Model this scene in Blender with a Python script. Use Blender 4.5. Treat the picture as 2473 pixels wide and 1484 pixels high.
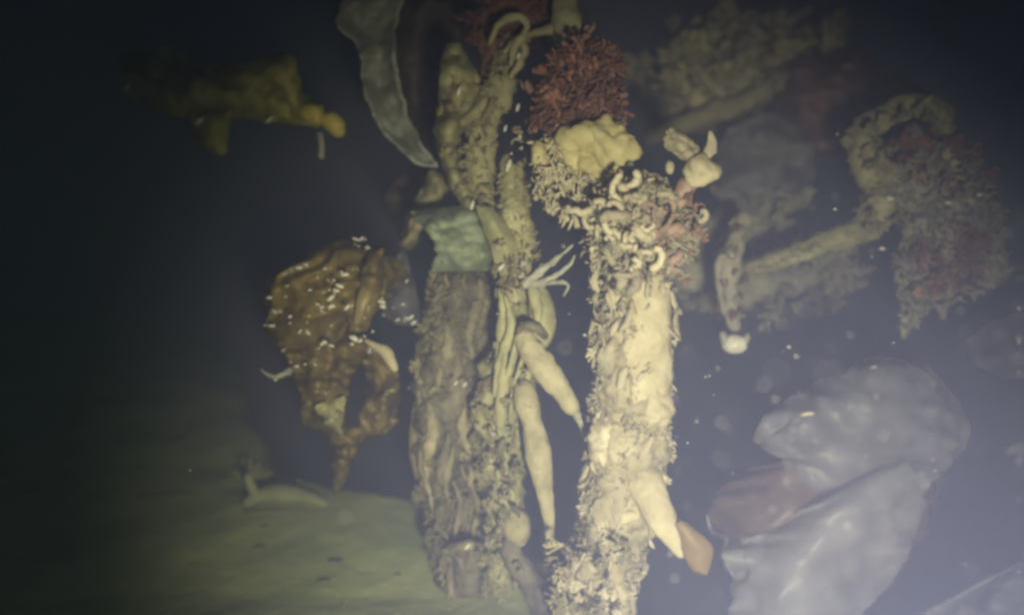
import bpy, math, random
import numpy as np
from mathutils import Vector, Euler, Quaternion, noise as mnoise

for o in list(bpy.data.objects):
    bpy.data.objects.remove(o)
sc = bpy.context.scene
C = sc.collection
R = math.radians
random.seed(7)
rng = np.random.default_rng(7)

# ------------------------------------------------------------------ camera
K = 0.57735 / 1236.0            # one picture unit (2472 wide) at one metre
cam_d = bpy.data.cameras.new('camera')
cam = bpy.data.objects.new('camera', cam_d)
C.objects.link(cam)
cam.location = (0, 0, 0)
cam.rotation_euler = (R(90), 0, 0)
cam_d.sensor_width = 36
cam_d.lens = 18 / 0.57735
cam_d.clip_start = 0.01
cam_d.clip_end = 500
cam_d.dof.use_dof = True
cam_d.dof.focus_distance = 1.0
cam_d.dof.aperture_fstop = 1.5
sc.camera = cam

# ------------------------------------------------------------------ light
world = bpy.data.worlds.new('World')
sc.world = world
world.use_nodes = True
wn = world.node_tree.nodes
sky = wn.new('ShaderNodeTexSky')
sky.sky_type = 'NISHITA'
sky.sun_disc = False
sky.sun_elevation = R(58)
sky.sun_rotation = R(150)
wn['Background'].inputs['Strength'].default_value = 0.0008
world.node_tree.links.new(sky.outputs['Color'], wn['Background'].inputs['Color'])

sun_d = bpy.data.lights.new('sun', 'SUN')
sun_d.energy = 0.03
sun_d.angle = R(20)
sun_d.color = (0.30, 1.0, 0.62)
sun = bpy.data.objects.new('sun', sun_d)
C.objects.link(sun)
sun.rotation_euler = (R(32), 0, R(150))

# the diver's hand torch, held low on the right of the camera
torch_d = bpy.data.lights.new('dive_torch', 'SPOT')
torch_d.energy = 89
torch_d.color = (1.0, 0.945, 0.75)
torch_d.spot_size = R(60)
torch_d.spot_blend = 1.0
torch_d.shadow_soft_size = 0.035
torch = bpy.data.objects.new('dive_torch', torch_d)
C.objects.link(torch)
torch.location = (0.12, -0.10, -0.17)
torch.rotation_euler = (Vector((0.13, 1.2, -0.17)) - torch.location).to_track_quat('-Z', 'Y').to_euler()

sc.view_settings.view_transform = 'Standard'
sc.view_settings.look = 'None'
sc.view_settings.gamma = 1
sc.view_settings.exposure = 0
sc.view_settings.use_curve_mapping = False
sc.render.engine = 'CYCLES'
sc.cycles.use_denoising = True
sc.cycles.max_bounces = 6
sc.cycles.diffuse_bounces = 2
sc.cycles.glossy_bounces = 2
sc.cycles.transmission_bounces = 4
sc.cycles.volume_bounces = 1
sc.cycles.filter_width = 3.3
sc.cycles.sample_clamp_indirect = 2.0

# ------------------------------------------------------------------ helpers
def P(x, y, d):
    return np.array([(x - 1236) * K * d, d, -(y - 742) * K * d])

def fbm(p, o=3):
    v = 0.0; a = 1.0
    q = Vector(p)
    for _ in range(o):
        v += a * mnoise.noise(q); a *= 0.5; q = q * 2.03
    return v

def catmull(pts, n):
    """resample a poly-line of any width smoothly to n rows"""
    p = np.array(pts, float)
    if len(p) == 2:
        t = np.linspace(0, 1, n)[:, None]
        return p[0] * (1 - t) + p[1] * t
    q = np.vstack([2 * p[0] - p[1], p, 2 * p[-1] - p[-2]])
    seg = np.linalg.norm(np.diff(p[:, :2], axis=0), axis=1) + 1e-9
    cum = np.concatenate([[0], np.cumsum(seg)])
    out = []
    for s in np.linspace(0, cum[-1], n):
        i = min(int(np.searchsorted(cum, s, side='right')) - 1, len(p) - 2)
        t = (s - cum[i]) / seg[i]
        a, b, c, d = q[i], q[i + 1], q[i + 2], q[i + 3]
        out.append(0.5 * (2 * b + (c - a) * t + (2 * a - 5 * b + 4 * c - d) * t * t + (3 * b - a - 3 * c + d) * t ** 3))
    return np.array(out)

def mesh_of(name, v, f, m, smooth=True):
    me = bpy.data.meshes.new(name)
    me.from_pydata([tuple(map(float, a)) for a in v], [], f)
    if m: me.materials.append(m)
    if smooth: me.polygons.foreach_set('use_smooth', [True] * len(me.polygons))
    me.update()
    return me

def tag(o, label, cat, group=None, kind=None):
    if label: o['label'] = label
    if cat: o['category'] = cat
    if group: o['group'] = group
    if kind: o['kind'] = kind
    return o

def thing(name, loc, label, cat, group=None):
    o = bpy.data.objects.new(name, None)
    C.objects.link(o)
    o.location = tuple(map(float, loc))
    o.empty_display_size = 0.02
    return tag(o, label, cat, group)

def part(name, v, f, m, parent, label=None, kind=None):
    root = parent.parent or parent            # a sub-part hangs under a part whose own origin is the thing's
    base = np.array(root.location)
    o = bpy.data.objects.new(name, mesh_of(name, np.asarray(v) - base, f, m))
    C.objects.link(o)
    o.parent = parent
    if label: o['label'] = label
    if kind: o['kind'] = kind
    return o

def inst(name, me, parent, loc, rot, scale, label=None):
    """a piece that shares mesh data; parent is a thing Empty"""
    o = bpy.data.objects.new(name, me)
    C.objects.link(o)
    o.parent = parent
    o.location = tuple(np.asarray(loc) - np.array(parent.location))
    o.rotation_mode = 'QUATERNION'
    o.rotation_quaternion = rot
    o.scale = (scale,) * 3 if not hasattr(scale, '__len__') else scale
    if label: o['label'] = label
    return o

def tube(path, radii, n=60, seg=20, rough=0.0, freq=40.0, flat=1.0, fine=0.0, ffreq=160.0, ridges=0.0, nridge=7, seed=0.0, cap=True, profile=None):
    """path of (x, y, depth) in picture units, radii in picture units along it"""
    pts = catmull(path, n); freq *= 1.6
    rr = np.interp(np.linspace(0, 1, n), np.linspace(0, 1, len(radii)), radii)
    if len(radii) > 2:
        rr = catmull([(i, r) for i, r in enumerate(radii)], n)[:, 1]
    W = np.array([P(*p) for p in pts])
    if cap:                                   # round both ends
        al = np.concatenate([[0], np.cumsum(np.linalg.norm(np.diff(W, axis=0), axis=1))])
        for i in range(n):
            r_ = rr[i] * K * pts[i][2] + 1e-9; e_ = min(al[i], al[-1] - al[i]) + .08 * r_
            if e_ < r_: rr[i] *= math.sqrt(max(0.0, 1 - (1 - e_ / r_) ** 2))
    T = np.gradient(W, axis=0)
    T /= np.linalg.norm(T, axis=1)[:, None] + 1e-12
    view = np.array([0, 1.0, 0])
    V = []; F = []
    for i in range(n):
        s = np.cross(T[i], view); s /= np.linalg.norm(s) + 1e-9
        u = np.cross(s, T[i])
        r0 = max(rr[i], 0.3) * K * pts[i][2]
        for j in range(seg):
            a = 2 * math.pi * j / seg
            d = s * math.cos(a) + u * math.sin(a) * flat
            p = W[i] + d * r0
            k = 1.0
            if rough: k += rough * fbm(p * freq + seed)
            if fine: k += fine * fbm(p * ffreq + seed + 9, 2)
            if ridges: k += ridges * math.sin(nridge * a + 3 * mnoise.noise(Vector((i * 6.0 / n, seed, 0)))) * (0.6 + 0.8 * mnoise.noise(Vector((a * 2, i * 9.0 / n, seed))))
            if profile: k *= profile(i / (n - 1), a)
            V.append(W[i] + d * r0 * k)
    for i in range(n - 1):
        for j in range(seg):
            k = (j + 1) % seg
            F.append((i * seg + j, i * seg + k, (i + 1) * seg + k, (i + 1) * seg + j))
    if cap:
        e = rr[0] * K * pts[0][2] * 0.2
        V.append(W[0] - T[0] * e); b = len(V) - 1
        for j in range(seg): F.append((b, (j + 1) % seg, j))
        e = rr[-1] * K * pts[-1][2] * 0.2
        V.append(W[-1] + T[-1] * e); b = len(V) - 1
        for j in range(seg): F.append((b, (n - 1) * seg + j, (n - 1) * seg + (j + 1) % seg))
    return V, F

def strip(L, Rr, d0, n=60, m=22, bulge=0.0, wav=0.0, wfreq=12.0, edge=0.0, efreq=0.03, ruff=0.0, thick=0.0015, seed=0.0, extra=None):
    """a blade between two edge curves; entries (x, y[, extra depth]); gets real relief and thickness"""
    fx = lambda q: [(*p, 0.0) if len(p) == 2 else p for p in q]
    A = catmull(fx(L), n); B = catmull(fx(Rr), n)
    G = np.zeros((n, m, 3))
    for i in range(n):
        for j in range(m):
            v = j / (m - 1); u = i / (n - 1)
            q = A[i] * (1 - v) + B[i] * v
            e = edge * (mnoise.noise(Vector((q[0] * efreq, q[1] * efreq, seed))) + 0.5 * mnoise.noise(Vector((q[0] * efreq * 3, q[1] * efreq * 3, seed + 5))))
            side = (v - 0.5) * 2
            dx = (B[i] - A[i])[:2]; ln = np.linalg.norm(dx) + 1e-6
            x = q[0] + dx[0] / ln * e * side; y = q[1] + dx[1] / ln * e * side
            d = d0 + q[2] - bulge * math.sin(math.pi * v) * math.sin(math.pi * min(max(u, 0.0), 1.0)) ** 0.5
            d += wav * fbm((x * 0.001 * wfreq, y * 0.001 * wfreq, seed), 3)
            d += ruff * abs(side) ** 3 * math.sin(u * 31 + 4 * mnoise.noise(Vector((u * 5, side, seed))))
            if extra: d += extra(u, v)
            G[i, j] = P(x, y, d)
    du = np.gradient(G, axis=0); dv = np.gradient(G, axis=1)
    N = np.cross(du, dv); N /= np.linalg.norm(N, axis=2)[:, :, None] + 1e-12
    top = (G + N * thick / 2).reshape(-1, 3); bot = (G - N * thick / 2).reshape(-1, 3)
    V = np.vstack([top, bot]); o = n * m; F = []
    for i in range(n - 1):
        for j in range(m - 1):
            a, b, c, d = i * m + j, i * m + j + 1, (i + 1) * m + j + 1, (i + 1) * m + j
            F.append((a, b, c, d)); F.append((o + d, o + c, o + b, o + a))
    for i in range(n - 1):
        a, b = i * m, (i + 1) * m; F.append((a, b, o + b, o + a))
        a, b = i * m + m - 1, (i + 1) * m + m - 1; F.append((b, a, o + a, o + b))
    for j in range(m - 1):
        F.append((j + 1, j, o + j, o + j + 1))
        a = (n - 1) * m + j; F.append((a, a + 1, o + a + 1, o + a))
    return V, F

def shell(path, radii, u0, u1, a0, a1, n=60, m=26, grow=1.04, rough=.12, freq=30.0, seed=0.0, lift=0.006):
    """a crust that hugs a stalk: u along it, a round it (0 faces the camera side, + to the right)"""
    pts = catmull(path, 200); rr = catmull([(i, r) for i, r in enumerate(radii)], 200)[:, 1]
    V = []; F = []
    for i in range(n):
        for j in range(m):
            s = i / (n - 1) * 2 - 1; t = j / (m - 1) * 2 - 1
            # squircle so that the patch has a rounded ragged outline
            f = 1 + .22 * mnoise.noise(Vector((s * 2.2, t * 2.2, seed)))
            sx = s * math.sqrt(1 - t * t * .42) * f; tx = t * math.sqrt(1 - s * s * .42) * f
            u = u0 + (u1 - u0) * (sx * .5 + .5); a = a0 + (a1 - a0) * (tx * .5 + .5)
            k = min(max(u, 0), 1) * 199; i0 = min(int(k), 198); w = k - i0
            c = pts[i0] * (1 - w) + pts[i0 + 1] * w; r = (rr[i0] * (1 - w) + rr[i0 + 1] * w) * K * c[2]
            e = max(abs(s), abs(t)) ** 4
            q = np.array([math.sin(a), -math.cos(a), 0])
            p0 = P(*c) + q * r
            V.append(P(*c) + q * (r * (grow + rough * fbm(p0 * freq + seed)) + lift * (1 - e) - r * .16 * e))
    for i in range(n - 1):
        for j in range(m - 1):
            F.append((i * m + j, i * m + j + 1, (i + 1) * m + j + 1, (i + 1) * m + j))
    return V, F

_sph = {}
def sphere(nu=20, nv=14):
    if (nu, nv) in _sph: return _sph[nu, nv]
    V = [(0, 0, 1)]; F = []
    for i in range(1, nv):
        t = math.pi * i / nv
        for j in range(nu):
            a = 2 * math.pi * j / nu
            V.append((math.sin(t) * math.cos(a), math.sin(t) * math.sin(a), math.cos(t)))
    V.append((0, 0, -1))
    for j in range(nu): F.append((0, 1 + j, 1 + (j + 1) % nu))
    for i in range(nv - 2):
        for j in range(nu):
            a = 1 + i * nu + j; b = 1 + i * nu + (j + 1) % nu
            F.append((a, a + nu, b + nu, b))
    e = len(V) - 1; s = 1 + (nv - 2) * nu
    for j in range(nu): F.append((e, s + (j + 1) % nu, s + j))
    _sph[nu, nv] = (np.array(V), F)
    return _sph[nu, nv]

def lump(x, y, d, rx, ry, rz=None, rough=0.25, freq=30.0, seed=0.0, tilt=0.0, nu=36, nv=26):
    S, F = sphere(nu, nv); freq *= 1.25
    k = K * d
    rz = (rx + ry) / 2 if rz is None else rz
    V = []
    c, s = math.cos(tilt), math.sin(tilt)
    for p in S:
        q = np.array([p[0] * rx * k, p[1] * rz * k, p[2] * ry * k])
        q *= 1 + rough * fbm(q * freq + seed)
        q = np.array([q[0] * c - q[2] * s, q[1], q[0] * s + q[2] * c])
        V.append(P(x, y, d) + q)
    return V, F

# ------------------------------------------------------------------ materials
def mat(name, c1, c2, scale=30.0, rough=0.6, bump=0.3, bscale=120.0, spec=0.4, transl=0.0, c3=None, vary=0.0, stretch=None, clear=0.0, coat=0.0):
    m = bpy.data.materials.new(name)
    m.use_nodes = True
    nt = m.node_tree; N = nt.nodes; Lk = nt.links
    b = N['Principled BSDF']; out = N['Material Output']
    tc = N.new('ShaderNodeTexCoord')
    src = tc.outputs['Object']
    if stretch:
        mp = N.new('ShaderNodeMapping'); mp.inputs['Scale'].default_value = stretch
        Lk.new(src, mp.inputs['Vector']); src = mp.outputs['Vector']
    n1 = N.new('ShaderNodeTexNoise'); n1.inputs['Scale'].default_value = scale; n1.inputs['Detail'].default_value = 5
    n1.inputs['Roughness'].default_value = 0.62
    Lk.new(src, n1.inputs['Vector'])
    cr = N.new('ShaderNodeValToRGB')
    cr.color_ramp.elements[0].position = 0.36; cr.color_ramp.elements[1].position = 0.64
    cr.color_ramp.elements[0].color = (*c1, 1); cr.color_ramp.elements[1].color = (*c2, 1)
    if c3:
        e = cr.color_ramp.elements.new(0.75); e.color = (*c3, 1)
    Lk.new(n1.outputs['Fac'], cr.inputs['Fac'])
    col = cr.outputs['Color']
    if vary:
        oi = N.new('ShaderNodeObjectInfo'); hs = N.new('ShaderNodeHueSaturation')
        mr = N.new('ShaderNodeMapRange'); mr.inputs['To Min'].default_value = 1 - vary; mr.inputs['To Max'].default_value = 1 + vary
        Lk.new(oi.outputs['Random'], mr.inputs['Value']); Lk.new(mr.outputs['Result'], hs.inputs['Value'])
        Lk.new(col, hs.inputs['Color']); col = hs.outputs['Color']
    Lk.new(col, b.inputs['Base Color'])
    b.inputs['Roughness'].default_value = rough
    b.inputs['Specular IOR Level'].default_value = spec
    if coat:
        b.inputs['Coat Weight'].default_value = coat; b.inputs['Coat Roughness'].default_value = 0.12
    n2 = N.new('ShaderNodeTexNoise'); n2.inputs['Scale'].default_value = bscale; n2.inputs['Detail'].default_value = 4
    Lk.new(src, n2.inputs['Vector'])
    bp = N.new('ShaderNodeBump'); bp.inputs['Strength'].default_value = bump; bp.inputs['Distance'].default_value = 0.004
    Lk.new(n2.outputs['Fac'], bp.inputs['Height']); Lk.new(bp.outputs['Normal'], b.inputs['Normal'])
    if transl:
        tr = N.new('ShaderNodeBsdfTranslucent'); Lk.new(col, tr.inputs['Color']); Lk.new(bp.outputs['Normal'], tr.inputs['Normal'])
        mx = N.new('ShaderNodeMixShader'); mx.inputs['Fac'].default_value = transl
        Lk.new(b.outputs['BSDF'], mx.inputs[1]); Lk.new(tr.outputs['BSDF'], mx.inputs[2]); Lk.new(mx.outputs['Shader'], out.inputs['Surface'])
        if clear:
            tp = N.new('ShaderNodeBsdfTransparent'); m2 = N.new('ShaderNodeMixShader'); m2.inputs['Fac'].default_value = clear
            Lk.new(mx.outputs['Shader'], m2.inputs[1]); Lk.new(tp.outputs['BSDF'], m2.inputs[2]); Lk.new(m2.outputs['Shader'], out.inputs['Surface'])
    return m

M = {}
M['sand'] = mat('sand', (0.36, 0.45, 0.14), (0.57, 0.62, 0.23), 7, 0.95, 0.7, 50, 0.1, c3=(0.60, 0.57, 0.29))
M['cream_crust'] = mat('cream_crust', (0.30, 0.265, 0.18), (0.55, 0.50, 0.35), 24, 0.85, 1.0, 120, 0.15, c3=(0.70, 0.66, 0.50), stretch=(1, 1, 0.6))
M['cream'] = mat('cream', (0.50, 0.44, 0.28), (0.63, 0.57, 0.40), 34, 0.75, 0.8, 80, 0.15, c3=(0.70, 0.66, 0.51))
M['pale_flake'] = mat('pale_flake', (0.32, 0.28, 0.19), (0.62, 0.57, 0.42), 60, 0.6, 0.3, 120, 0.4, vary=0.3)
M['curl'] = mat('curl', (0.44, 0.39, 0.27), (0.68, 0.62, 0.46), 60, 0.6, 0.4, 120, 0.3, vary=0.4)
M['pink'] = mat('pink', (0.36, 0.22, 0.18), (0.54, 0.40, 0.33), 60, 0.6, 0.5, 160, 0.35, vary=0.2)
M['red_frond'] = mat('red_frond', (0.27, 0.125, 0.095), (0.43, 0.23, 0.17), 60, 0.42, 0.3, 120, 0.5, transl=0.25, vary=0.4)
M['rose_frond'] = mat('rose_frond', (0.33, 0.19, 0.14), (0.47, 0.31, 0.24), 60, 0.45, 0.3, 120, 0.5, transl=0.2, vary=0.35)
M['dark_red'] = mat('dark_red', (0.19, 0.085, 0.07), (0.30, 0.16, 0.125), 22, 0.6, 0.4, 90, 0.3, transl=0.2, vary=0.2)
M['sponge'] = mat('sponge', (0.46, 0.40, 0.19), (0.66, 0.60, 0.33), 24, 0.85, 0.6, 75, 0.1, c3=(0.72, 0.60, 0.40))
M['olive'] = mat('olive', (0.22, 0.21, 0.11), (0.42, 0.40, 0.23), 24, 0.6, 0.45, 110, 0.35, c3=(0.42, 0.36, 0.24))
M['lime'] = mat('lime', (0.28, 0.28, 0.14), (0.48, 0.46, 0.26), 26, 0.55, 0.5, 110, 0.4, c3=(0.54, 0.47, 0.30))
M['bark'] = mat('bark', (0.055, 0.05, 0.038), (0.25, 0.23, 0.16), 20, 0.7, 0.9, 100, 0.35, c3=(0.36, 0.35, 0.24), stretch=(1, 1, 0.35))
M['bark_strand'] = mat('bark_strand', (0.20, 0.18, 0.105), (0.40, 0.36, 0.23), 40, 0.6, 0.5, 110, 0.4, vary=0.35)
M['teal'] = mat('teal', (0.34, 0.40, 0.27), (0.45, 0.54, 0.40), 24, 0.5, 0.4, 70, 0.35, transl=0.3, c3=(0.50, 0.55, 0.38))
M['finger'] = mat('finger', (0.33, 0.30, 0.17), (0.54, 0.49, 0.32), 34, 0.7, 0.8, 100, 0.25)
M['white_claw'] = mat('white_claw', (0.28, 0.29, 0.24), (0.46, 0.46, 0.39), 40, 0.5, 0.2, 100, 0.4)
M['grey_blade'] = mat('grey_blade', (0.40, 0.42, 0.38), (0.54, 0.55, 0.51), 14, 0.4, 0.2, 40, 0.5, transl=0.3)
M['brown_blade'] = mat('brown_blade', (0.10, 0.085, 0.055), (0.17, 0.13, 0.085), 14, 0.5, 0.3, 50, 0.35, transl=0.3)
M['yellow_kelp'] = mat('yellow_kelp', (0.36, 0.35, 0.08), (0.62, 0.58, 0.17), 9, 0.45, 0.35, 40, 0.5, transl=0.3)
M['yellow_bulb'] = mat('yellow_bulb', (0.46, 0.37, 0.05), (0.64, 0.55, 0.15), 25, 0.4, 0.2, 60, 0.5)
M['amber'] = mat('amber', (0.19, 0.15, 0.06), (0.44, 0.34, 0.09), 13, 0.3, 0.5, 45, 0.5, transl=0.4, c3=(0.34, 0.31, 0.24), coat=0.6)
M['amber_bright'] = mat('amber_bright', (0.26, 0.20, 0.06), (0.42, 0.34, 0.14), 18, 0.4, 0.3, 60, 0.5, transl=0.3)
M['bead_glint'] = mat('bead_glint', (0.70, 0.68, 0.62), (0.85, 0.84, 0.78), 60, 0.25, 0.05, 90, 0.7)  # near white, for modelled wet glints, white bumps and the blob
M['clear_grey'] = mat('clear_grey', (0.22, 0.22, 0.26), (0.33, 0.33, 0.38), 16, 0.42, 0.35, 26, 0.5, transl=0.35, clear=0.60)
M['clear_pale'] = mat('clear_pale', (0.31, 0.315, 0.36), (0.43, 0.43, 0.48), 16, 0.42, 0.35, 26, 0.5, transl=0.32, clear=0.62)
M['clear_brown'] = mat('clear_brown', (0.17, 0.12, 0.105), (0.24, 0.175, 0.155), 16, 0.42, 0.35, 26, 0.5, transl=0.32, clear=0.62)
M['far_olive'] = mat('far_olive', (0.23, 0.21, 0.12), (0.42, 0.38, 0.23), 15, 0.7, 0.5, 60, 0.25, vary=0.25)
M['far_grey'] = mat('far_grey', (0.24, 0.23, 0.18), (0.40, 0.38, 0.30), 18, 0.7, 0.5, 60, 0.25, vary=0.25)
M['tan_blade'] = mat('tan_blade', (0.23, 0.155, 0.06), (0.34, 0.245, 0.105), 22, 0.5, 0.2, 80, 0.4, transl=0.2)
M['stone'] = mat('stone', (0.25, 0.29, 0.13), (0.42, 0.43, 0.22), 26, 0.9, 0.6, 80, 0.2, vary=0.2)
M['dark_stone'] = mat('dark_stone', (0.13, 0.14, 0.07), (0.20, 0.205, 0.11), 26, 0.9, 0.6, 80, 0.2, vary=0.3)
M['snow'] = mat('snow', (0.55, 0.55, 0.52), (0.7, 0.7, 0.66), 60, 0.7, 0.1, 80, 0.3)

# ------------------------------------------------------------------ shared little meshes (unit size)
def unit_tube(pts, r0, r1, seg=6, flat=1.0):
    pts = catmull(pts, max(8, len(pts) * 3)); n = len(pts)
    T = np.gradient(pts, axis=0); T /= np.linalg.norm(T, axis=1)[:, None] + 1e-9
    V = []; F = []
    s = np.cross(T[0], (0.31, 0.9, 0.2)); s /= np.linalg.norm(s)
    for i in range(n):
        s = s - T[i] * np.dot(s, T[i]); s /= np.linalg.norm(s) + 1e-9
        u = np.cross(T[i], s); t = i / (n - 1)
        r = (r0 * (1 - t) + r1 * t)
        for j in range(seg):
            a = 2 * math.pi * j / seg
            V.append(pts[i] + (s * math.cos(a) + u * math.sin(a) * flat) * r)
    for i in range(n - 1):
        for j in range(seg):
            k = (j + 1) % seg
            F.append((i * seg + j, i * seg + k, (i + 1) * seg + k, (i + 1) * seg + j))
    for i, w in ((0, -1), (n - 1, 1)):
        V.append(pts[i] + T[i] * w * r0 * 0.6); b = len(V) - 1
        for j in range(seg):
            F.append((b, i * seg + j, i * seg + (j + 1) % seg) if w > 0 else (b, i * seg + (j + 1) % seg, i * seg + j))
    return V, F

def join(*ms):
    V = []; F = []
    for v, f in ms:
        o = len(V); V += list(v); F += [tuple(i + o for i in q) for q in f]
    return V, F

def curl_mesh(seed, name, m, fat=0.125):
    r = random.Random(seed)
    fat *= r.uniform(.7, 1.25); A = r.uniform(1.2, 3.9); rad = 0.9 / A
    pts = []
    for k in range(9):
        t = k / 8; a = t * A
        pts.append((rad * (1 - math.cos(a)) + r.uniform(-.03, .03), r.uniform(-.06, .06) + 0.2 * t, rad * math.sin(a) + 0.25 * t))
    return mesh_of(name, *unit_tube(pts, fat, fat * 0.75, 7), m)

def frond_mesh(seed, name, m, n=5, wid=0.15, droop=0.5):
    """a forked little alga frond growing along +Z"""
    r = random.Random(seed); ms = []
    for k in range(n):
        a = r.uniform(0, 6.28); tilt = r.uniform(0.1, 0.8); ln = r.uniform(0.6, 1.1)
        d = np.array([math.cos(a) * math.sin(tilt), math.sin(a) * math.sin(tilt), math.cos(tilt)])
        side = np.array([math.cos(a + 1.7), math.sin(a + 1.7), r.uniform(-.3, .3)])
        p = [np.zeros(3), d * ln * 0.4 + side * 0.06, d * ln * 0.75 - side * 0.05 + np.array([0, 0, -0.05 * droop]), d * ln + side * 0.12 + np.array([0, 0, -0.25 * droop])]
        ms.append(unit_tube(p, wid * 0.55, wid * 0.9, 6, 0.35))
        if r.random() < 0.75:
            q = [p[1], p[1] + d * 0.2 + side * 0.16, p[1] + d * 0.34 + side * 0.34]
            ms.append(unit_tube(q, wid * 0.5, wid * 0.7, 6, 0.35))
    return mesh_of(name, *join(*ms), m)

def flake_mesh(seed, name, m):
    S, F = sphere(10, 7)
    V = [np.array([p[0] * 0.5, p[1] * 0.22, p[2]]) * (1 + 0.45 * fbm(np.array(p) * 1.6 + seed * 3.1, 2)) for p in S]
    V = [v + np.array([0.18 * v[2] ** 2, 0.25 * v[2] ** 2, 0]) for v in V]
    return mesh_of(name, V, F, m)

def ball_mesh(name, m, nu=12, nv=8, seed=0, rough=0.0):
    S, F = sphere(nu, nv)
    return mesh_of(name, [p * (1 + rough * fbm(p * 1.5 + seed, 2)) for p in S], F, m)

CURL = [curl_mesh(i, 'curl', M['curl']) for i in range(7)]
CURLP = [curl_mesh(i + 20, 'pink_curl', M['pink']) for i in range(4)]
FRED = [frond_mesh(i, 'red_frond', M['red_frond']) for i in range(6)]
FROSE = [frond_mesh(i + 30, 'rose_frond', M['rose_frond']) for i in range(4)]
FDARK = [frond_mesh(i + 60, 'dark_red_frond', M['dark_red'], 6, 0.16) for i in range(4)]
FOLIVE = [frond_mesh(i + 90, 'olive_frond', M['far_olive'], 6, 0.15) for i in range(5)]
FGREY = [frond_mesh(i + 120, 'grey_frond', M['far_grey'], 6, 0.14) for i in range(5)]
FLAKE = [flake_mesh(i, 'flake', M['pale_flake']) for i in range(6)]
FLAKED = [flake_mesh(i + 10, 'bark_flake', M['bark_strand']) for i in range(6)]
M['fuzz'] = mat('fuzz', (0.48, 0.43, 0.31), (0.68, 0.63, 0.48), 60, 0.75, 0.3, 120, 0.2, transl=0.15, vary=0.4)
M['fuzz_olive'] = mat('fuzz_olive', (0.26, 0.24, 0.13), (0.48, 0.44, 0.27), 60, 0.75, 0.3, 120, 0.2, transl=0.15, vary=0.4)
FFUZZ = [frond_mesh(i + 200, 'fuzz', M['fuzz'], 6, 0.11) for i in range(5)]
FOFUZZ = [frond_mesh(i + 230, 'fuzz', M['fuzz_olive'], 6, 0.13) for i in range(5)]
BEAD_GLINT = ball_mesh('bead_glint', M['bead_glint'])

def fuzz_mass(pts, size, up=-.3):
    """many tiny bent blades in one mesh: pts = (position, outward normal)"""
    V = []; F = []
    for (p, nrm) in pts:
        for _ in range(3):
            l = random.choice([random.uniform(*size), random.uniform(*size) * .6])
            g = np.asarray(nrm) + np.array([random.gauss(0, .55), random.gauss(0, .45), random.gauss(up, .6)]); g /= np.linalg.norm(g) + 1e-9
            sd = np.cross(g, rng.normal(size=3)); sd /= np.linalg.norm(sd) + 1e-9
            bn = np.cross(g, sd); w = l * random.uniform(.10, .2); o = len(V)
            bend = sd * random.gauss(0, .35) * l
            for t, k in ((0, .8), (.4, 1.0), (.75, .9)):
                c = np.asarray(p) + g * l * t + bend * t * t
                V += [c + sd * w * k, c - sd * w * k * .6 + bn * w * k * .8, c - sd * w * k * .6 - bn * w * k * .8]
            V.append(np.asarray(p) + g * l + bend)
            for a in (0, 3):
                for j in range(3):
                    q = (j + 1) % 3
                    F.append((o + a + j, o + a + q, o + a + 3 + q, o + a + 3 + j))
            for j in range(3): F.append((o + 6 + j, o + 6 + (j + 1) % 3, o + 9))
    return V, F

def stalk_pts(path, radii, n, a0=-1.75, a1=1.75, u0=0.0, u1=1.0, k=.97):
    pts = catmull(path, 200); rr = catmull([(i, r) for i, r in enumerate(radii)], 200)[:, 1]; out = []
    for _ in range(n):
        u = random.uniform(u0, u1); a = random.uniform(a0, a1); i = min(int(u * 199), 199)
        if mnoise.noise(Vector((u * 14, a * 1.6, len(path)))) < -.12: continue        # leave bare patches
        q = np.array([math.sin(a), -math.cos(a), 0]); c = pts[i]
        out.append((P(*c) + q * rr[i] * K * c[2] * k, q))
    return out

def aim(d, roll=None):
    """rotation taking +Z to direction d, rolled at random"""
    q = Vector(tuple(map(float, d))).to_track_quat('Z', 'Y')
    return q @ Quaternion((0, 0, 1), random.uniform(0, 6.28) if roll is None else roll)

def scatter(th, name, meshes, spots, size, dirf, depth, jd=0.01, label=None):
    """spots: picture points; size range in picture units; dirf(x,y) -> growth direction"""
    for (x, y) in spots:
        d = depth(x, y) if callable(depth) else depth
        d += random.uniform(-jd, jd)
        s = random.uniform(*size) * K * d
        inst(name, random.choice(meshes), th, P(x, y, d), aim(dirf(x, y)), s, label)

def in_poly(poly, n, seed=0):
    r = random.Random(seed); xs = [p[0] for p in poly]; ys = [p[1] for p in poly]; out = []
    while len(out) < n:
        x = r.uniform(min(xs), max(xs)); y = r.uniform(min(ys), max(ys)); c = False; j = len(poly) - 1
        for i in range(len(poly)):
            if (poly[i][1] > y) != (poly[j][1] > y) and x < (poly[j][0] - poly[i][0]) * (y - poly[i][1]) / (poly[j][1] - poly[i][1]) + poly[i][0]: c = not c
            j = i
        if c: out.append((x, y))
    return out

def rdir(bx=0, by=-0.4, bz=0, s=1.0):
    v = np.array([random.gauss(0, s) + bx, random.gauss(0, s) * 0.7 + by, random.gauss(0, s) + bz])
    return v / (np.linalg.norm(v) + 1e-9)

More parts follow.
